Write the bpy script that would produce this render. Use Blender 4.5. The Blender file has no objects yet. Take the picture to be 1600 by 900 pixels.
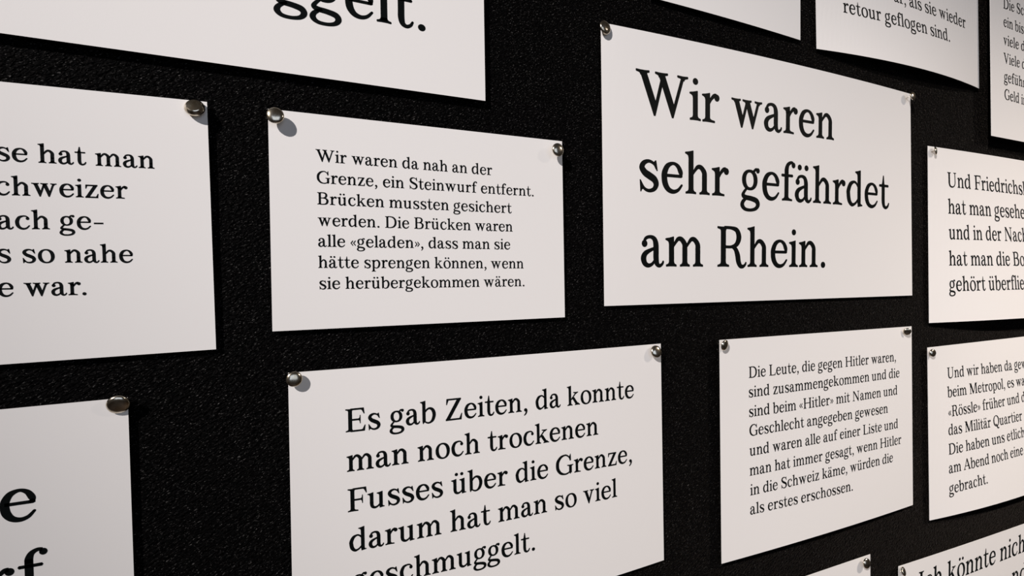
import bpy, math, random
from mathutils import Vector, Matrix, Euler

# ------------------------------------------------------------------ camera, world, lamps, exposure
YAW, PITCH, ROLL = 0.462112, -0.006216, -0.014054
EYE = 0.4250
Z0 = 1.55                                   # eye height above the floor
sc = bpy.context.scene
COL = sc.collection
cam_d = bpy.data.cameras.new('camera'); cam_d.sensor_width = 36; cam_d.lens = 36*900/1600; cam_d.clip_start = .01
cam = bpy.data.objects.new('camera', cam_d); COL.objects.link(cam); sc.camera = cam
fw = Vector((math.sin(YAW)*math.cos(PITCH), math.cos(YAW)*math.cos(PITCH), math.sin(PITCH)))
rt = Vector((math.cos(YAW), -math.sin(YAW), 0)); up = rt.cross(fw)
r2 = rt*math.cos(ROLL)+up*math.sin(ROLL); u2 = -rt*math.sin(ROLL)+up*math.cos(ROLL)
M = Matrix((r2, u2, -fw)).transposed().to_4x4(); M.translation = Vector((0, -EYE, Z0))
cam.matrix_world = M

world = bpy.data.worlds.new('dim_room'); sc.world = world; world.use_nodes = True
bg = world.node_tree.nodes['Background']; bg.inputs[0].default_value = (1.0, .86, .74, 1); bg.inputs[1].default_value = .035

def spot(name, loc, aim, power, col, size, blend, radius):
    d = bpy.data.lights.new(name, 'SPOT'); d.energy = power; d.color = col; d.spot_size = math.radians(size); d.spot_blend = blend; d.shadow_soft_size = radius
    o = bpy.data.objects.new(name, d); COL.objects.link(o); o.location = loc
    o.rotation_euler = (Vector(aim)-Vector(loc)).to_track_quat('-Z', 'Y').to_euler()
    return o
spot('ceiling_spotlight', (-1.65, -1.45, 2.85), (.71, 0, 1.40), 398, (1.0, .93, .895), 34.2, 1.0, .012)
spot('ceiling_spotlight', (1.38, -.90, 2.21), (.95, 0, .05), 61, (1.0, .865, .75), 110, 1.0, .006)

wl = bpy.data.lights.new('cool_fill_light', 'AREA'); wl.shape = 'RECTANGLE'; wl.size = 2.2; wl.size_y = 1.5; wl.energy = 14; wl.color = (.72, .82, 1.0)  # unseen bluish fill, added for weak ambient light in the shadows; no actual window
wo = bpy.data.objects.new('cool_fill_light', wl); COL.objects.link(wo); wo.location = (.2, -3.1, 1.9)
wo.rotation_euler = (Vector((.4, 0, 1.5))-wo.location).to_track_quat('-Z', 'Y').to_euler()

sc.view_settings.view_transform = 'Standard'; sc.view_settings.look = 'None'
sc.view_settings.exposure = 0; sc.view_settings.gamma = 1; sc.view_settings.use_curve_mapping = False

# ------------------------------------------------------------------ materials
def mat(name):
    m = bpy.data.materials.new(name); m.use_nodes = True
    return m, m.node_tree, m.node_tree.nodes['Principled BSDF']

# board covering: black napped felt with scattered pale fibres
felt, nt, b = mat('black_felt')
tc = nt.nodes.new('ShaderNodeTexCoord')
def fibres(angle, along, across, lo, hi):
    mp = nt.nodes.new('ShaderNodeMapping'); mp.vector_type = 'TEXTURE'
    mp.inputs['Rotation'].default_value = (0, -math.radians(angle), 0); mp.inputs['Scale'].default_value = (along, across, across)
    nt.links.new(tc.outputs['Object'], mp.inputs[0])
    n = nt.nodes.new('ShaderNodeTexNoise'); n.inputs['Scale'].default_value = 1; n.inputs['Detail'].default_value = 1.5; n.inputs['Roughness'].default_value = .6; n.inputs['Distortion'].default_value = .6
    nt.links.new(mp.outputs[0], n.inputs['Vector'])
    r = nt.nodes.new('ShaderNodeMapRange'); r.inputs['From Min'].default_value = lo; r.inputs['From Max'].default_value = hi
    nt.links.new(n.outputs[0], r.inputs[0]); return n, r
n1, f1 = fibres(24, .0020, .0007, .635, .86)
n2, f2 = fibres(-8, .0014, .0007, .665, .88)
mx = nt.nodes.new('ShaderNodeMath'); mx.operation = 'MAXIMUM'
nt.links.new(f1.outputs[0], mx.inputs[0]); nt.links.new(f2.outputs[0], mx.inputs[1])
mix = nt.nodes.new('ShaderNodeMix'); mix.data_type = 'RGBA'
mix.inputs[6].default_value = (.0012, .0011, .0012, 1); mix.inputs[7].default_value = (.17, .163, .158, 1)
nt.links.new(mx.outputs[0], mix.inputs[0]); nt.links.new(mix.outputs[2], b.inputs['Base Color'])
n3, f3 = fibres(28, .0042, .0018, .3, .7)
bp = nt.nodes.new('ShaderNodeBump'); bp.inputs['Strength'].default_value = 1; bp.inputs['Distance'].default_value = .0011
nt.links.new(f3.outputs[0], bp.inputs['Height']); nt.links.new(bp.outputs[0], b.inputs['Normal'])
b.inputs['Roughness'].default_value = .6; b.inputs['Specular IOR Level'].default_value = .022
b.inputs['Sheen Weight'].default_value = .04; b.inputs['Sheen Roughness'].default_value = .3; b.inputs['Sheen Tint'].default_value = (1, .85, .72, 1)

paper, nt, b = mat('white_card')
b.inputs['Base Color'].default_value = (.80, .785, .775, 1); b.inputs['Roughness'].default_value = .48; b.inputs['Specular IOR Level'].default_value = .35
tc = nt.nodes.new('ShaderNodeTexCoord'); n1 = nt.nodes.new('ShaderNodeTexNoise'); n1.inputs['Scale'].default_value = 1400; n1.inputs['Detail'].default_value = 2
bp = nt.nodes.new('ShaderNodeBump'); bp.inputs['Strength'].default_value = .12; bp.inputs['Distance'].default_value = .0002
nt.links.new(tc.outputs['Object'], n1.inputs['Vector']); nt.links.new(n1.outputs[0], bp.inputs['Height']); nt.links.new(bp.outputs[0], b.inputs['Normal'])

ink, nt, b = mat('black_ink')
b.inputs['Base Color'].default_value = (.003, .004, .004, 1); b.inputs['Roughness'].default_value = .45; b.inputs['Specular IOR Level'].default_value = .06

nickel, nt, b = mat('tarnished_nickel')
b.inputs['Metallic'].default_value = 1; b.inputs['Roughness'].default_value = .2
n1 = nt.nodes.new('ShaderNodeTexNoise'); n1.inputs['Scale'].default_value = 260
tc = nt.nodes.new('ShaderNodeTexCoord'); nt.links.new(tc.outputs['Object'], n1.inputs['Vector'])
rp = nt.nodes.new('ShaderNodeValToRGB'); e = rp.color_ramp.elements
e[0].position = .35; e[0].color = (.50, .43, .32, 1); e[1].position = .7; e[1].color = (.72, .68, .60, 1)
nt.links.new(n1.outputs[0], rp.inputs[0]); nt.links.new(rp.outputs[0], b.inputs['Base Color'])
steel, nt, b = mat('needle_steel')
b.inputs['Base Color'].default_value = (.6, .56, .48, 1); b.inputs['Metallic'].default_value = 1; b.inputs['Roughness'].default_value = .3

boards, nt, b = mat('dark_floor')
w = nt.nodes.new('ShaderNodeTexNoise'); w.inputs['Scale'].default_value = 3; rp = nt.nodes.new('ShaderNodeValToRGB')
rp.color_ramp.elements[0].color = (.10, .07, .05, 1); rp.color_ramp.elements[1].color = (.17, .12, .085, 1)
nt.links.new(w.outputs[0], rp.inputs[0]); nt.links.new(rp.outputs[0], b.inputs['Base Color']); b.inputs['Roughness'].default_value = .5

# ------------------------------------------------------------------ setting
def mesh(name, verts, faces, m, parent=None, smooth=False):
    me = bpy.data.meshes.new(name); me.from_pydata(verts, [], faces); me.materials.append(m)
    if smooth: me.polygons.foreach_set('use_smooth', [True]*len(me.polygons))
    me.update()
    o = bpy.data.objects.new(name, me); COL.objects.link(o)
    if parent: o.parent = parent
    return o
def boxo(name, a, c, m):
    v = [(x, y, z) for x in (a[0], c[0]) for y in (a[1], c[1]) for z in (a[2], c[2])]
    o = mesh(name, v, [(0, 1, 3, 2), (4, 6, 7, 5), (0, 4, 5, 1), (2, 3, 7, 6), (0, 2, 6, 4), (1, 5, 7, 3)], m)
    o['kind'] = 'structure'; return o
boxo('wall_back', (-2.2, 0, 0), (3.6, .12, 3.2), felt)
boxo('floor', (-2.2, -3.2, -.1), (3.6, .12, 0), boards)

# ---- lettering: a drawn serif face (baseline 0, x-height 480, capitals 680) ----
XH, CAP, ASC, DSC = 480, 680, 705, -205
SW, CW = 88, 98                    # lower-case stem, capital stem
BW = 15                            # extra weight laid round every stroke

def cr(knots, n=7):
    """Catmull-Rom through (x, y, w) knots"""
    k = [knots[0]] + list(knots) + [knots[-1]]
    out = []
    for i in range(1, len(k) - 2):
        p0, p1, p2, p3 = k[i-1], k[i], k[i+1], k[i+2]
        for s in range(n):
            t = s / n
            out.append(tuple(.5*(2*b + (c-a)*t + (2*a-5*b+4*c-d)*t*t + (3*b-a-3*c+d)*t**3)
                             for a, b, c, d in zip(p0, p1, p2, p3)))
    out.append(tuple(map(float, knots[-1])))
    return out

def stroke(knots, n=7, cap=True):
    pts = [(x, y, w+BW) for x, y, w in cr(knots, n)]
    L, Rr = [], []
    m = len(pts)
    for i, (x, y, w) in enumerate(pts):
        a = pts[max(i-1, 0)]; b = pts[min(i+1, m-1)]
        dx, dy = b[0]-a[0], b[1]-a[1]
        q = math.hypot(dx, dy) or 1
        nx, ny = -dy/q*w/2, dx/q*w/2
        L.append((x+nx, y+ny)); Rr.append((x-nx, y-ny))
    out = [[L[i], L[i+1], Rr[i+1], Rr[i]] for i in range(m-1)]
    if cap:
        for x, y, w in (pts[0], pts[-1]):
            out.append(disc(x, y, w*.48, w*.48, 12))
    return out

def disc(cx, cy, rx, ry=None, n=20):
    ry = (ry or rx)
    return [(cx+rx*math.cos(2*math.pi*i/n), cy+ry*math.sin(2*math.pi*i/n)) for i in range(n)]

def ring(cx, cy, rx, ry, sx, sy, tilt=0, n=36, e=2.15):
    rx += BW/2; ry += BW/2; sx += BW; sy += BW
    def pt(a, RX, RY, tl):
        c, s = math.cos(a), math.sin(a)
        x = RX*math.copysign(abs(c)**(2/e), c); y = RY*math.copysign(abs(s)**(2/e), s)
        ct, st = math.cos(tl), math.sin(tl)
        return (cx+x*ct-y*st, cy+x*st+y*ct)
    A = [2*math.pi*i/n for i in range(n+1)]
    O = [pt(a, rx, ry, 0) for a in A]; I = [pt(a, rx-sx, ry-sy, tilt) for a in A]
    return [[O[i], O[i+1], I[i+1], I[i]] for i in range(n)]

def rect(x0, y0, x1, y1):
    x0 -= BW/2; y0 -= BW/2; x1 += BW/2; y1 += BW/2
    return [(x0, y0), (x1, y0), (x1, y1), (x0, y1)]
def para(xa, ya, xb, yb, w):
    xa -= BW/2; xb -= BW/2; w += BW
    return [(xa, ya), (xa+w, ya), (xb+w, yb), (xb, yb)]

def foot(x0, x1, lo=62, ro=62, y=0, t=30, br=34):
    """bracketed slab serif standing on y under the stem x0..x1"""
    x0 -= BW/2; x1 += BW/2; a, b = x0-lo, x1+ro; t += BW*.7
    P = [(a+8, y), (x0+10, y+5), (x1-10, y+5), (b-8, y), (b, y+8), (b, y+t-10), (b-8, y+t-2)]
    P += [(x1+ro*.35, y+t+8), (x1+6, y+t+br*.7), (x1, y+t+br+14), (x0, y+t+br+14), (x0-6, y+t+br*.7), (x0-lo*.35, y+t+8)]
    P += [(a+8, y+t-2), (a, y+t-10), (a, y+8)]
    return P

def cope(x0, x1, lo=62, ro=62, y=CAP, t=30, br=30):
    return [(px, 2*y-py) for px, py in foot(x0, x1, lo, ro, y, t, br)]

def flag(x0, x1, y):
    """head serif of a lower-case stem: a wedge to the left, peaked at the stem's right edge"""
    x0 -= BW/2; x1 += BW/2
    return [(x1, y-120), (x1, y+4), (x1-9, y+13), (x1-20, y+10), (x0+10, y-9), (x0-50, y-18), (x0-66, y-24), (x0-70, y-36),
            (x0-63, y-50), (x0-35, y-60), (x0-8, y-80), (x0, y-120)]

def stem(x0, y0, y1, w=SW): return rect(x0, y0, x0+w, y1)

G = {}
def glyph(ch, adv, *pieces):
    k = 1.018 if ch.isupper() else 1
    out = []
    for p in pieces:
        for q in (p if p and isinstance(p[0], list) else [p]):
            out.append([(x, y*k) for x, y in q])
    G[ch] = (adv, out)

def vee(xl, wl, xr, wr, vx, top, hw=17, low=-13):
    """V of a thick and a thin diagonal meeting in a blunt point at vx"""
    xl -= BW/2; wl += BW; xr -= BW/2; wr += BW
    h = top-low
    sl = (vx-hw-xl)/h; sr = (xr+wr-vx-hw)/h
    t = (xr-xl-wl)/(sl+sr)
    return [(xl, top), (vx-hw, low), (vx+hw, low), (xr+wr, top), (xr, top), (xl+wl+sl*t, top-t), (xl+wl, top)]

def arch(xs, xr, w=SW):
    """branch from a stem's right edge xs over to a right-hand stem starting at xr"""
    c = xr + w/2; g = xr - xs
    return stroke([(xs-14, 325, 26), (xs+g*.22, 400, 40), (xs+g*.5, 452, 54), (xs+g*.86, 447, 70), (c-6, 372, w-4), (c, 280, w), (c, 170, w)], cap=False)

ST = 92
glyph('i', 250, stem(ST-12, 40, XH-60), foot(ST-12, ST+76), flag(ST-12, ST+76, XH), disc(ST+34, 640, 56, 56))
glyph('l', 250, stem(ST-12, 40, ASC-60), foot(ST-12, ST+76), flag(ST-12, ST+76, ASC))
glyph('n', 544, stem(84, 40, XH-60), foot(84, 172, 60, 54), flag(84, 172, XH), arch(172, 358), stem(358, 40, 200), foot(358, 446, 54, 60))
glyph('h', 544, stem(84, 40, ASC-60), foot(84, 172, 60, 54), flag(84, 172, ASC), arch(172, 358), stem(358, 40, 200), foot(358, 446, 54, 60))
glyph('m', 808, stem(84, 40, XH-60), foot(84, 172, 60, 50), flag(84, 172, XH), arch(172, 350), stem(350, 40, 200), foot(350, 438, 50, 50),
      arch(438, 616), stem(616, 40, 200), foot(616, 704, 50, 60))
glyph('r', 398, stem(84, 40, XH-60), foot(84, 172, 60, 104), flag(84, 172, XH),
      stroke([(160, 318, 28), (200, 390, 40), (262, 452, 54), (315, 462, 50)], cap=False), disc(322, 424, 56, 60))
glyph('u', 546, stem(74, 150, XH-60), flag(74, 162, XH), stem(340, 40, XH-60), flag(340, 428, XH),
      stroke([(118, 240, SW), (118, 140, SW), (142, 58, 76), (212, 22, 56), (290, 48, 40), (352, 110, 28)], cap=False),
      [(340, 130), (340, -8), (356, -12), (480, 8), (490, 18), (486, 34), (450, 44), (428, 70), (428, 130)])
glyph('a', 476, stroke([(78, 392, 34), (116, 452, 40), (196, 474, 42), (268, 444, 68), (300, 370, 86), (304, 260, 88), (304, 130, 88), (322, 50, 74), (372, 16, 46), (424, 46, 30), (440, 82, 22)]),
      disc(88, 366, 54, 58), stroke([(290, 298, 34), (196, 262, 46), (106, 212, 70), (68, 138, 88), (92, 54, 76), (158, 20, 54), (230, 44, 38), (284, 108, 28)], cap=False))
glyph('e', 472, stroke([(404, 268, 24), (392, 340, 74), (340, 432, 60), (250, 473, 38), (146, 430, 70), (88, 330, 90), (78, 236, 94), (98, 130, 94), (158, 48, 76), (250, 18, 56), (342, 48, 40), (416, 130, 24)]),
      rect(84, 254, 400, 292), [(356, 254), (418, 254), (430, 262), (430, 300), (400, 320), (356, 300)])
glyph('c', 452, stroke([(376, 420, 30), (320, 466, 34), (238, 472, 40), (140, 428, 72), (86, 320, 92), (78, 236, 94), (98, 130, 92), (158, 48, 74), (246, 18, 56), (332, 46, 40), (404, 130, 24)]),
      disc(362, 386, 50, 56))
glyph('o', 510, ring(255, 240, 222, 252, 92, 38, .10))
glyph('d', 544, stem(354, 60, ASC-60), flag(354, 442, ASC),
      stroke([(362, 392, 30), (306, 456, 36), (236, 474, 40), (140, 424, 76), (82, 310, 92), (78, 230, 94), (104, 106, 90), (176, 30, 66), (250, 36, 42), (310, 74, 34), (362, 132, 28)], cap=False),
      [(354, 150), (354, -8), (370, -12), (494, 8), (504, 18), (500, 34), (464, 44), (442, 70), (442, 150)])
glyph('b', 520, stem(64, 40, ASC-60), flag(64, 152, ASC),
      stroke([(144, 352, 26), (200, 428, 44), (284, 464, 54), (376, 418, 84), (424, 310, 94), (424, 200, 92), (376, 76, 76), (290, 12, 44), (204, 12, 38), (120, 66, 30)], cap=False),
      [(64, 160), (64, 0), (72, -16), (84, -18), (120, 26), (152, 60), (152, 160)])
glyph('p', 546, stem(80, DSC+40, XH-60), foot(80, 168, 58, 72, DSC), flag(80, 168, XH),
      stroke([(156, 352, 26), (214, 428, 44), (300, 464, 54), (394, 418, 84), (444, 310, 94), (444, 200, 92), (396, 76, 76), (308, 12, 44), (228, 16, 38), (150, 84, 28)], cap=False))
glyph('g', 476, ring(212, 318, 172, 174, 80, 38, .06), stroke([(286, 448, 34), (334, 500, 36), (374, 516, 34)], cap=False), disc(396, 490, 44, 48),
      stroke([(140, 168, 34), (80, 100, 44), (60, 46, 62), (116, 14, 70), (250, -4, 74), (366, -38, 82), (400, -106, 76), (350, -174, 52), (236, -204, 42), (110, -192, 50), (44, -130, 74), (62, -60, 58), (130, -6, 36), (176, 18, 26)], cap=False))
glyph('s', 424, stroke([(352, 364, 22), (310, 436, 32), (216, 474, 40), (122, 440, 66), (86, 366, 86), (140, 290, 98), (222, 244, 104), (312, 190, 100), (346, 116, 84), (306, 38, 58), (212, 8, 42), (124, 42, 34), (62, 138, 22)]),
      [(300, 462), (334, 496), (352, 494), (378, 334), (366, 322), (352, 334), (322, 410)],
      [(42, 172), (54, 178), (68, 168), (110, 84), (140, 40), (86, 20), (70, -14), (52, -12)])
def hook(b, base=0): return b
glyph('f', 344, stem(96, 40, 560), foot(96, 184, 60, 96), rect(28, 442, 288, 480), disc(288, 461, 19), disc(28, 461, 19),
      stroke([(140, 500, SW), (144, 580, 84), (176, 658, 62), (244, 700, 44), (300, 692, 46)], cap=False), disc(312, 656, 50, 54))
glyph('t', 348, rect(24, 442, 300, 480), disc(300, 461, 19), disc(24, 461, 19), [(96, 470), (132, 664), (150, 672), (164, 664), (184, 470)],
      stroke([(140, 480, SW), (140, 300, SW), (140, 150, SW), (162, 54, 72), (222, 16, 50), (286, 46, 38), (318, 104, 24)]))
glyph('k', 540, stem(84, 40, ASC-60), foot(84, 172, 60, 54), flag(84, 172, ASC), para(150, 200, 356, 456, 48), cope(362, 400, 92, 62, XH, 28, 22),
      para(372, 20, 196, 292, 104), foot(392, 470, 64, 62))
glyph('v', 500, vee(62, 98, 352, 46, 238, 462), cope(72, 150, 64, 60, XH, 28, 22), cope(356, 394, 66, 60, XH, 28, 22))
glyph('w', 748, vee(62, 98, 336, 46, 234, 462), vee(308, 98, 592, 46, 482, 462),
      cope(72, 150, 64, 54, XH, 28, 22), cope(318, 396, 64, 54, XH, 28, 22), cope(598, 636, 66, 60, XH, 28, 22))
glyph('z', 454, para(46, 20, 292, 460, 104), rect(62, 440, 396, 480), rect(46, 0, 404, 42), [(62, 480), (48, 470), (46, 340), (60, 330), (74, 340), (104, 440), (104, 480)],
      [(404, 0), (412, 10), (426, 150), (414, 160), (400, 152), (350, 42), (350, 0)])
glyph('.', 232, disc(116, 46, 62, 60))
glyph(',', 236, disc(112, 50, 60, 60), stroke([(140, 50, 60), (146, -10, 50), (112, -84, 38), (66, -128, 24)]))
glyph('-', 380, rect(56, 210, 324, 254))
glyph('\u00ab', 350, *[stroke([(o+130, 370, 34), (o+88, 300, 44), (o+36, 236, 40), (o+88, 172, 44), (o+130, 102, 34)]) for o in (10, 146)])
glyph('\u00bb', 350, *[stroke([(o, 370, 34), (o+42, 300, 44), (o+94, 236, 40), (o+42, 172, 44), (o, 102, 34)]) for o in (64, 200)])
glyph(' ', 236)
# capitals
glyph('I', 334, stem(118, 30, CAP-30, CW), foot(118, 216, 74, 74), cope(118, 216, 74, 74))
glyph('H', 800, stem(114, 30, CAP-30, CW), stem(588, 30, CAP-30, CW), foot(114, 212, 72, 70), cope(114, 212, 72, 70), foot(588, 686, 70, 72), cope(588, 686, 70, 72), rect(200, 332, 600, 372))
def beak(x, y, up):   # bar-end serif
    s = 1 if up else -1
    return [(x-120, y), (x, y), (x+8, y+s*8), (x+26, y+s*168), (x+14, y+s*180), (x, y+s*172), (x-58, y+s*60), (x-120, y+s*38)]
glyph('E', 636, stem(112, 30, CAP-30, CW), foot(112, 210, 74, 40), cope(112, 210, 74, 40), rect(180, 640, 548, CAP), rect(180, 0, 560, 40), rect(200, 330, 436, 370), beak(548, CAP, False), beak(570, 0, True),
      [(436, 226), (448, 220), (458, 232), (458, 468), (448, 480), (436, 474), (424, 400), (390, 370), (390, 330), (424, 300)])
glyph('F', 600, stem(112, 30, CAP-30, CW), foot(112, 210, 74, 104), cope(112, 210, 74, 40), rect(180, 640, 540, CAP), rect(200, 318, 430, 358), beak(540, CAP, False),
      [(430, 214), (442, 208), (452, 220), (452, 456), (442, 468), (430, 462), (418, 388), (384, 358), (384, 318), (418, 288)])
glyph('L', 598, stem(112, 30, CAP-30, CW), foot(112, 210, 74, 40), cope(112, 210, 74, 80), rect(180, 0, 536, 40), beak(548, 0, True))
glyph('D', 740, stem(112, 30, CAP-30, CW), foot(112, 210, 74, 30), cope(112, 210, 74, 30),
      stroke([(180, 660, 40), (340, 658, 42), (500, 612, 72), (606, 490, 98), (632, 340, 104), (606, 190, 98), (500, 68, 72), (340, 22, 42), (180, 20, 40)], cap=False))
glyph('B', 656, stem(112, 30, CAP-30, CW), foot(112, 210, 74, 30), cope(112, 210, 74, 30),
      stroke([(180, 660, 40), (330, 658, 42), (450, 622, 72), (494, 520, 96), (446, 410, 70), (330, 372, 38), (190, 370, 36)], cap=False),
      stroke([(300, 372, 36), (430, 352, 56), (526, 280, 92), (546, 190, 102), (500, 74, 82), (370, 22, 44), (180, 20, 40)], cap=False))
glyph('R', 690, stem(112, 30, CAP-30, CW), foot(112, 210, 74, 74), cope(112, 210, 74, 30),
      stroke([(180, 660, 40), (330, 658, 42), (458, 620, 76), (506, 505, 98), (456, 386, 74), (340, 340, 38), (190, 338, 36)], cap=False),
      stroke([(350, 345, 36), (430, 300, 72), (478, 200, 96), (500, 90, 92), (544, 20, 70), (606, 10, 46), (654, 44, 30), (668, 72, 22)]))
glyph('U', 756, stem(118, 220, CAP-30, CW), cope(118, 216, 74, 74), rect(572, 220, 616, CAP-30), cope(572, 616, 80, 74),
      stroke([(167, 300, CW), (168, 200, CW), (206, 82, 84), (310, 22, 62), (430, 22, 48), (540, 86, 46), (592, 190, 44), (594, 300, 44)], cap=False))
glyph('G', 740, stroke([(604, 470, 24), (560, 580, 34), (470, 654, 42), (370, 668, 44), (230, 616, 78), (120, 480, 104), (96, 340, 108), (118, 200, 104), (220, 66, 80), (370, 12, 46), (480, 22, 42), (580, 70, 40)]),
      [(560, 610), (610, 700), (628, 698), (640, 480), (626, 466), (610, 474), (572, 560)], stem(560, 40, 300, 96), cope(560, 656, 74, 62, 324, 28, 20), [(560, 80), (560, 40), (590, -6), (612, 0), (656, 60), (656, 90)])
glyph('S', 560, stroke([(470, 500, 24), (424, 604, 34), (290, 666, 42), (152, 620, 78), (110, 512, 100), (176, 408, 112), (290, 346, 116), (420, 270, 112), (468, 160, 98), (410, 52, 66), (280, 10, 44), (150, 60, 36), (78, 190, 24)]),
      [(420, 626), (458, 700), (476, 698), (500, 478), (486, 466), (468, 478), (432, 580)], [(52, 220), (66, 226), (80, 214), (130, 110), (150, 70), (96, 40), (84, -14), (66, -14)])
glyph('Q', 770, ring(385, 340, 335, 352, 106, 42, .06), stroke([(250, 100, 34), (340, 118, 56), (430, 40, 84), (500, -90, 96), (590, -140, 70), (690, -110, 30)]))
glyph('A', 736, para(40, 20, 330, 640, 50), para(546, 20, 300, CAP, 112), [(300, CAP), (340, CAP+14), (412, CAP), (400, 560), (330, 560)], rect(180, 216, 540, 254), foot(78, 116, 80, 78), foot(558, 640, 82, 72))
glyph('V', 726, vee(58, 114, 560, 48, 358, CAP-20), cope(72, 160, 76, 76), cope(572, 608, 86, 76))
glyph('W', 1030, vee(62, 114, 476, 50, 330, CAP-20), vee(402, 114, 850, 50, 674, CAP-20),
      cope(74, 162, 80, 70), cope(416, 504, 70, 76), cope(860, 898, 90, 76))
glyph('N', 800, rect(126, 30, 168, CAP-30), [(90, CAP), (76, CAP-12), (84, CAP-30), (130, CAP-46), (590, -10), (650, -14), (650, 110), (220, CAP)], rect(608, -12, 650, CAP-30), foot(126, 168, 84, 84), cope(608, 650, 84, 84))
glyph('M', 950, rect(136, 30, 176, CAP-30), [(136, CAP), (136, CAP-110), (420, -6), (456, -6), (500, 100), (262, CAP)], [(456, -6), (470, 110), (690, CAP), (740, CAP), (740, CAP-60), (480, -6)], stem(724, 30, CAP-30, 100), foot(136, 176, 84, 80),
      foot(724, 824, 70, 74), cope(724, 824, 40, 74), cope(136, 220, 84, 30))
glyph('Z', 640, para(52, 24, 436, CAP-20, 122), rect(90, 640, 552, CAP), rect(52, 0, 560, 42), [(90, CAP), (74, CAP-12), (66, 500), (80, 488), (94, 498), (150, 640), (150, CAP)], [(560, 0), (570, 10), (592, 196), (578, 208), (562, 198), (490, 42), (490, 0)])
for base, ch in (('a', '\u00e4'), ('o', '\u00f6'), ('u', '\u00fc')):
    adv, pc = G[base]
    c = {'a': 226, 'o': 255, 'u': 260}[base]
    G[ch] = (adv, pc + [disc(c-88, 632, 54, 54), disc(c+88, 632, 54, 54)])
adv, pc = G['f']; al, pl = G['l']
G['\ufb02'] = (adv + al - 20, [p for p in pc] + [[(x + adv - 20, y) for x, y in p] for p in pl])
adv, pc = G['f']; al, pl = G['i']
KERN = {('W','i'): -30, ('W','a'): -50, ('V','i'): -20, ('F','r'): -20, ('F','u'): -20, ('w','a'): -18, ('r','.'): -40, ('r',','): -40, ('r','f'): 6, ('f','\u00e4'): -10, ('A','b'): -10, ('v','i'): -6, ('r','d'): -14, ('r','e'): -14}
def set_line(text):
    """pieces of a whole line (first ink at x = 0), its inked width and each character's inked span"""
    x = 0; out = []; prev = ''; span = []
    for ch in text:
        adv, pc = G[ch]
        x += KERN.get((prev, ch), 0)
        q = [[(x+px, py) for px, py in p] for p in pc]
        xs = [px for p in q for px, _ in p] or [x, x+adv]
        span.append((min(xs), max(xs)))
        out += q
        x += adv; prev = ch
    x0 = span[0][0]
    return [[(px-x0, py) for px, py in p] for p in out], span[-1][1]-x0, [(a-x0, b-x0) for a, b in span]

# ------------------------------------------------------------------ sheets
S = {}; T = {}
S['A'] = dict(w=0.5698, h=0.2113, x=-0.0976, z=0.2514, rot=0.0014, bt=0.0000, bb=0.0000, off=0.00595)
S['B'] = dict(w=0.2648, h=0.1601, x=-0.1396, z=0.0383, rot=0.0174, bt=0.0000, bb=-0.0000, off=0.00425)
S['C'] = dict(w=0.2533, h=0.2384, x=-0.1794, z=-0.1868, rot=0.0134, bt=-0.0000, bb=0.0000, off=0.00425)
S['D'] = dict(w=0.2315, h=0.1502, x=0.1437, z=0.0460, rot=0.0034, bt=-0.0000, bb=0.0000, off=0.00425)
S['E'] = dict(w=0.4664, h=0.2511, x=0.5343, z=0.1050, rot=-0.0009, bt=0.0058, bb=0.0000, off=0.00425)
S['F'] = dict(w=0.3267, h=0.2035, x=0.2013, z=-0.1596, rot=0.0028, bt=0.0027, bb=0.0043, off=0.00425)
S['G'] = dict(w=0.3232, h=0.2213, x=0.5972, z=-0.1689, rot=-0.0032, bt=0.0000, bb=0.0028, off=0.00765)
S['H'] = dict(w=0.4723, h=0.2254, x=1.0389, z=0.0553, rot=-0.0033, bt=0.0051, bb=0.0178, off=0.00510)
S['I'] = dict(w=0.4610, h=0.2202, x=1.0275, z=-0.1965, rot=0.0049, bt=0.0010, bb=0.0151, off=0.00595)
S['J'] = dict(w=0.3374, h=0.1671, x=0.7593, z=0.3414, rot=0.0085, bt=0.0000, bb=0.0119, off=0.00425)
S['K'] = dict(w=0.4804, h=0.2326, x=1.1708, z=0.3087, rot=0.0018, bt=0.0000, bb=-0.0000, off=0.01700)
S['L'] = dict(w=0.2081, h=0.1196, x=0.4611, z=0.3227, rot=-0.0158, bt=0.0000, bb=0.0018, off=0.00425)
S['M'] = dict(w=0.3026, h=0.2037, x=0.5253, z=-0.4251, rot=-0.0104, bt=-0.0000, bb=0.0000, off=0.00425)
S['N'] = dict(w=0.5478, h=0.1713, x=1.0011, z=-0.4414, rot=-0.0209, bt=0.0029, bb=0.0000, off=0.00680)
T['A'] = (0.04377, [('ggelt.', 129.55, -58.29, 0.04845, -0.0092)])
T['B'] = (0.01600, [('se hat man', 25.70, 35.25, 0.01698, -0.0016),
   ('chweizer', 24.47, 15.87, 0.01681, 0.0002),
   ('ach ge-', 24.82, -3.44, 0.01674, 0.0072),
   ('s so nahe', 24.34, -22.43, 0.01700, -0.0117),
   ('e war.', 23.94, -41.58, 0.01688, -0.0131)])
T['C'] = (0.03697, [('e', 64.27, 54.62, 0.03944, -0.0099),
   ('rf', 55.12, 11.02, 0.03944, -0.0209)])
T['D'] = (0.01239, [('Wir waren da nah an der', -85.70, 42.13, 0.01296, -0.0041),
   ('Grenze, ein Steinwurf entfernt.', -85.14, 27.00, 0.01315, -0.0020),
   ('Brücken mussten gesichert', -85.12, 12.13, 0.01326, -0.0022),
   ('werden. Die Brücken waren', -85.14, -2.83, 0.01296, -0.0021),
   ('alle «geladen», dass man sie', -85.12, -17.45, 0.01319, -0.0017),
   ('hätte sprengen können, wenn', -85.40, -32.30, 0.01305, -0.0058),
   ('sie herübergekommen wären.', -84.82, -47.21, 0.01310, -0.0044)])
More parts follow.
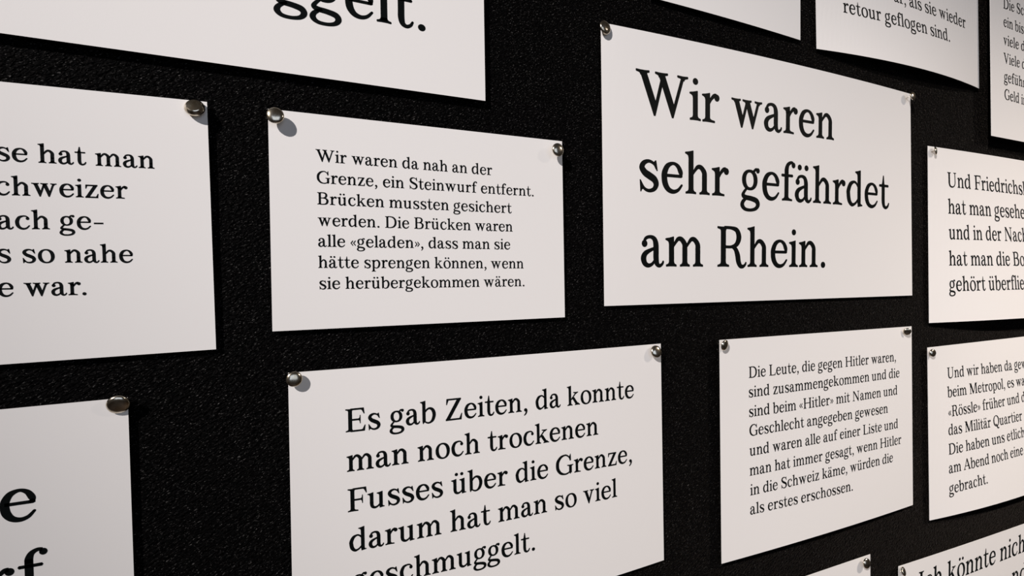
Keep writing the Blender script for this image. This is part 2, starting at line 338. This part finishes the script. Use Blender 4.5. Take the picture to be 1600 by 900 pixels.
T['E'] = (0.05848, [('Wir waren', -196.63, 49.82, 0.06169, 0.0057),
   ('sehr gefährdet', -193.47, -20.76, 0.06235, 0.0024),
   ('am Rhein.', -192.42, -90.53, 0.06183, -0.0007)])
T['F'] = (0.02384, [('Es gab Zeiten, da konnte', -125.96, 56.29, 0.02473, -0.0060),
   ('man noch trockenen', -125.83, 28.05, 0.02507, -0.0065),
   ('Fusses über die Grenze,', -125.48, -0.75, 0.02521, -0.0095),
   ('darum hat man so viel', -125.05, -29.30, 0.02523, -0.0095),
   ('geschmuggelt.', -124.12, -58.09, 0.02500, -0.0108)])
T['G'] = (0.01659, [('Die Leute, die gegen Hitler waren,', -122.01, 69.88, 0.01750, -0.0000),
   ('sind zusammengekommen und die', -122.39, 50.05, 0.01781, -0.0003),
   ('sind beim «Hitler» mit Namen und', -122.40, 30.14, 0.01770, -0.0034),
   ('Geschlecht angegeben gewesen', -122.22, 10.78, 0.01768, -0.0058),
   ('und waren alle auf einer Liste und', -122.60, -9.47, 0.01772, -0.0075),
   ('man hat immer gesagt, wenn Hitler', -122.80, -29.62, 0.01755, -0.0065),
   ('in die Schweiz käme, würden die', -122.45, -49.72, 0.01762, -0.0038),
   ('als erstes erschossen.', -122.81, -69.18, 0.01820, -0.0146)])
T['H'] = (0.02824, [('Und Friedrichsh', -196.81, 62.77, 0.02873, -0.0016),
   ('hat man gesehe', -197.24, 27.94, 0.02822, 0.0008),
   ('und in der Nach', -197.19, -5.33, 0.02723, 0.0019),
   ('hat man die Bo', -198.19, -39.57, 0.02762, 0.0021),
   ('gehört überﬂie', -199.23, -72.92, 0.02730, 0.0017)])
T['I'] = (0.02059, [('Und wir haben da gew', -188.73, 67.18, 0.02142, -0.0119),
   ('beim Metropol, es wa', -190.20, 42.58, 0.02129, -0.0084),
   ('«Rössle» früher und d', -189.48, 17.13, 0.02096, 0.0048),
   ('das Militär Quartier', -190.81, -6.41, 0.02094, -0.0048),
   ('Die haben uns etlich', -191.52, -31.41, 0.02136, 0.0037),
   ('am Abend noch eine', -192.41, -55.52, 0.02029, 0.0054),
   ('gebracht.', -193.50, -81.80, 0.02104, 0.0226)])
T['J'] = (0.02337, [('ar, als sie wieder', -34.91, -7.44, 0.02401, -0.0126),
   ('retour geﬂogen sind.', -127.38, -37.09, 0.02477, 0.0042)])
T['K'] = (0.02085, [('Die Sch', -205.69, 62.40, 0.02124, 0.0148),
   ('ein bis', -205.65, 37.72, 0.02097, -0.0160),
   ('viele d', -206.63, 12.50, 0.02220, 0.0005),
   ('Viele d', -206.59, -12.72, 0.02089, 0.0005),
   ('geführ', -205.87, -37.94, 0.02181, -0.0162),
   ('Geld in', -204.95, -62.29, 0.02082, -0.0258)])
T['N'] = (0.03910, [('Ich könnte nich', -232.73, 43.08, 0.04048, 0.0058),
   ('nde', -6.85, 2.59, 0.04048, -0.0152)])
# off: how far a sheet stands off the felt on its tacks
TP = .0005                                   # card thickness
LABELS = {
 'A': 'large white sheet at the top left with the huge word ending ggelt',
 'B': 'white sheet at the left edge, lines ending hat man, Schweizer, nahe and war',
 'C': 'white sheet in the bottom left corner with huge letters e and rf',
 'D': 'small white sheet with seven lines starting Wir waren da nah an der Grenze',
 'E': 'large white sheet with big print reading Wir waren sehr gefährdet am Rhein',
 'F': 'white sheet at bottom centre starting Es gab Zeiten and ending geschmuggelt',
 'G': 'white sheet with eight small lines starting Die Leute, below the am Rhein sheet',
 'H': 'white sheet cut by the right edge, lines starting Und, hat man, gehört',
 'I': 'white sheet cut by the right edge, from Und wir haben to gebracht',
 'J': 'bowed white sheet at the top edge reading als sie wieder retour geflogen sind',
 'K': 'strip of white sheet in the top right corner, lines starting ein, viele, Geld',
 'L': 'blank lower corner of a white sheet at the top edge, right of centre',
 'M': 'tip of an unprinted white sheet at the bottom edge with one tack',
 'N': 'white sheet in the bottom right corner starting Ich könnte',
}
def sheet_pt(p, lx, lz, out=0.0):
    """point of a sheet's bowed face, in the sheet's own frame (x along it, y into the wall, z up)"""
    U = lx/p['w']+.5; V = lz/p['h']+.5
    return (lx, -(p['off']+4*U*(1-U)*(p['bb']+(p['bt']-p['bb'])*V))-out, lz)

def make_sheet(key):
    p = S[key]; NX, NZ = 48, 6
    V, F = [], []
    for side in (0, 1):
        for j in range(NZ+1):
            for i in range(NX+1):
                x, y, z = sheet_pt(p, (i/NX-.5)*p['w'], (j/NZ-.5)*p['h'])
                V.append((x, y+side*TP, z))
    n = (NX+1)*(NZ+1); idx = lambda i, j, s: s*n+j*(NX+1)+i
    for j in range(NZ):
        for i in range(NX):
            F.append((idx(i, j, 0), idx(i+1, j, 0), idx(i+1, j+1, 0), idx(i, j+1, 0)))
            F.append((idx(i, j, 1), idx(i, j+1, 1), idx(i+1, j+1, 1), idx(i+1, j, 1)))
    for i in range(NX):
        F.append((idx(i, 0, 0), idx(i, 0, 1), idx(i+1, 0, 1), idx(i+1, 0, 0)))
        F.append((idx(i, NZ, 0), idx(i+1, NZ, 0), idx(i+1, NZ, 1), idx(i, NZ, 1)))
    for j in range(NZ):
        F.append((idx(0, j, 0), idx(0, j+1, 0), idx(0, j+1, 1), idx(0, j, 1)))
        F.append((idx(NX, j, 0), idx(NX, j, 1), idx(NX, j+1, 1), idx(NX, j+1, 0)))
    o = mesh('paper_sheet', V, F, paper)
    o.location = (p['x'], 0, Z0+p['z']); o.rotation_euler = (0, -p['rot'], 0)
    o['label'] = LABELS[key]; o['category'] = 'paper sign'; o['group'] = 'printed sheets tacked to the black wall'
    sv, lines = T.get(key, (0, []))
    for text, x0, z0, kx, rot in lines:
        pieces, _, _ = set_line(text)
        V, F = [], []
        for pc in pieces:
            b0 = len(V)
            for px, py in pc:
                dx = px*kx*1e-3; dz = py*sv*1e-3
                V.append(sheet_pt(p, x0*1e-3+dx-rot*dz*0, z0*1e-3+dz+rot*dx, .00012))
            a = sum(pc[i-1][0]*pc[i][1]-pc[i][0]*pc[i-1][1] for i in range(len(pc)))
            r = range(b0, len(V))
            F.append(tuple(r) if a > 0 else tuple(reversed(r)))
        t = mesh('printed_line', V, F, ink, o)
        t['label'] = 'line of black serif print'
    return o
for key in S: make_sheet(key)

# ------------------------------------------------------------------ thumbtacks
def lathe(prof, n=28):
    V, F = [], []
    for r, z in prof:
        for k in range(n):
            a = 2*math.pi*k/n; V.append((r*math.cos(a), r*math.sin(a), z))
    for i in range(len(prof)-1):
        for k in range(n):
            a, c = i*n+k, i*n+(k+1) % n
            F.append((a, c, c+n, a+n))
    F.append(tuple(reversed(range(n)))); F.append(tuple(range((len(prof)-1)*n, len(prof)*n)))
    return V, F
def tack(base, axis, stand, r, label, flat=False, sink=.004):
    """base: where the needle enters the sheet, axis: outward direction of the needle, stand: sheet to rim along it"""
    ax = Vector(axis).normalized()
    q = ax.to_track_quat('Z', 'Y')
    root = bpy.data.objects.new('thumbtack', None); COL.objects.link(root)
    root.empty_display_size = .005
    root.location = base; root.rotation_mode = 'QUATERNION'; root.rotation_quaternion = q
    root['label'] = label; root['category'] = 'thumbtack'; root['group'] = 'metal thumbtacks holding the sheets'
    D = .36*r
    prof = [(.06*r, stand-.0001), (.80*r, stand-.0001), (.93*r, stand-.0003), (1.0*r, stand+.0001), (1.0*r, stand+.0005)]
    prof += [(r*math.cos(a)**.85 if a < 1.5 else .04*r, stand+.0005+D*math.sin(a)) for a in [math.pi/2*i/10*.985 for i in range(1, 11)]]
    if flat:                                  # pressed flat face inside a sloping rim
        prof = prof[:5]+[(.99*r, stand+.0012), (.93*r, stand+.0019), (.78*r, stand+.0030), (.70*r, stand+.0033), (.35*r, stand+.0035), (.04*r, stand+.0036)]
    V, F = lathe(prof); h = mesh('head', V, F, nickel, root, True)
    if flat: h.data.set_sharp_from_angle(angle=math.radians(18))
    V, F = lathe([(.0001, -sink), (.00042, -sink+.0018), (.00045, stand+.0002)], 10); mesh('needle', V, F, steel, root, True)
    return root
for x, y, z, ax, stand, r, label in [
    (-0.0153, -0.0042, 0.1141, (-0.12, -1, 0.44), 0.0022, 0.0060, 'thumbtack at the top right corner of the sheet ending hat man and Schweizer'),
    (0.0320, -0.0043, 0.1142, (-0.05, -1, 0.12), 0.0062, 0.0056, 'shiny domed thumbtack at the top left of the sheet starting Wir waren da nah'),
    (0.2505, -0.0042, 0.1118, (0.04, -1, 0.02), 0.0066, 0.0056, 'thumbtack at the top right of the sheet starting Wir waren da nah'),
    (0.0409, -0.0042, -0.0622, (0.02, -1, 0.02), 0.0046, 0.0053, 'thumbtack at the top left of the sheet starting Es gab Zeiten'),
    (-0.0590, -0.0043, -0.0678, (0.05, -1, -0.42), 0.0030, 0.0062, 'dark drooping thumbtack on the sheet in the bottom left corner'),
    (0.3024, -0.0043, 0.2249, (0.18, -1, 0.1), 0.0030, 0.0064, 'thumbtack at the top left of the large Wir waren sehr sheet'),
    (0.7569, -0.0043, 0.2231, (0.05, -1, 0.12), 0.0080, 0.0054, 'thumbtack leaning out at the top right of the large Wir waren sehr sheet'),
    (0.3551, -0.0043, -0.0647, (-0.1, -1, 0.22), 0.0044, 0.0056, 'thumbtack at the top right of the sheet starting Es gab Zeiten'),
    (0.4373, -0.0076, -0.0619, (0.22, -1, -0.18), 0.0040, 0.0054, 'thumbtack at the top left of the small print sheet starting Die Leute'),
    (0.7455, -0.0076, -0.0625, (-0.75, -1, -0.4), 0.0050, 0.0046, 'bent dark thumbtack at the top right of the small print sheet starting Die Leute'),
    (0.8096, -0.0051, 0.1619, (0.5, -1, 0.1), 0.0042, 0.0052, 'thumbtack seen edge on, top left of the sheet starting Und, hat man'),
    (0.8008, -0.0059, -0.0943, (-0.25, -1, 0.05), 0.0040, 0.0048, 'thumbtack at the top left of the sheet starting Und wir haben'),
    (0.6628, -0.0043, -0.3306, (-0.05, -1, 0.1), 0.0046, 0.0058, 'thumbtack on the tip of unprinted sheet at the bottom edge'),
    (0.7321, -0.0068, -0.3567, (0.32, -1, 0.3), 0.0032, 0.0052, 'thumbtack at the top left of the sheet starting Ich könnte'),
]:
    tack((x, y, Z0+z), ax, stand, r, label, 'ending hat man' in label)
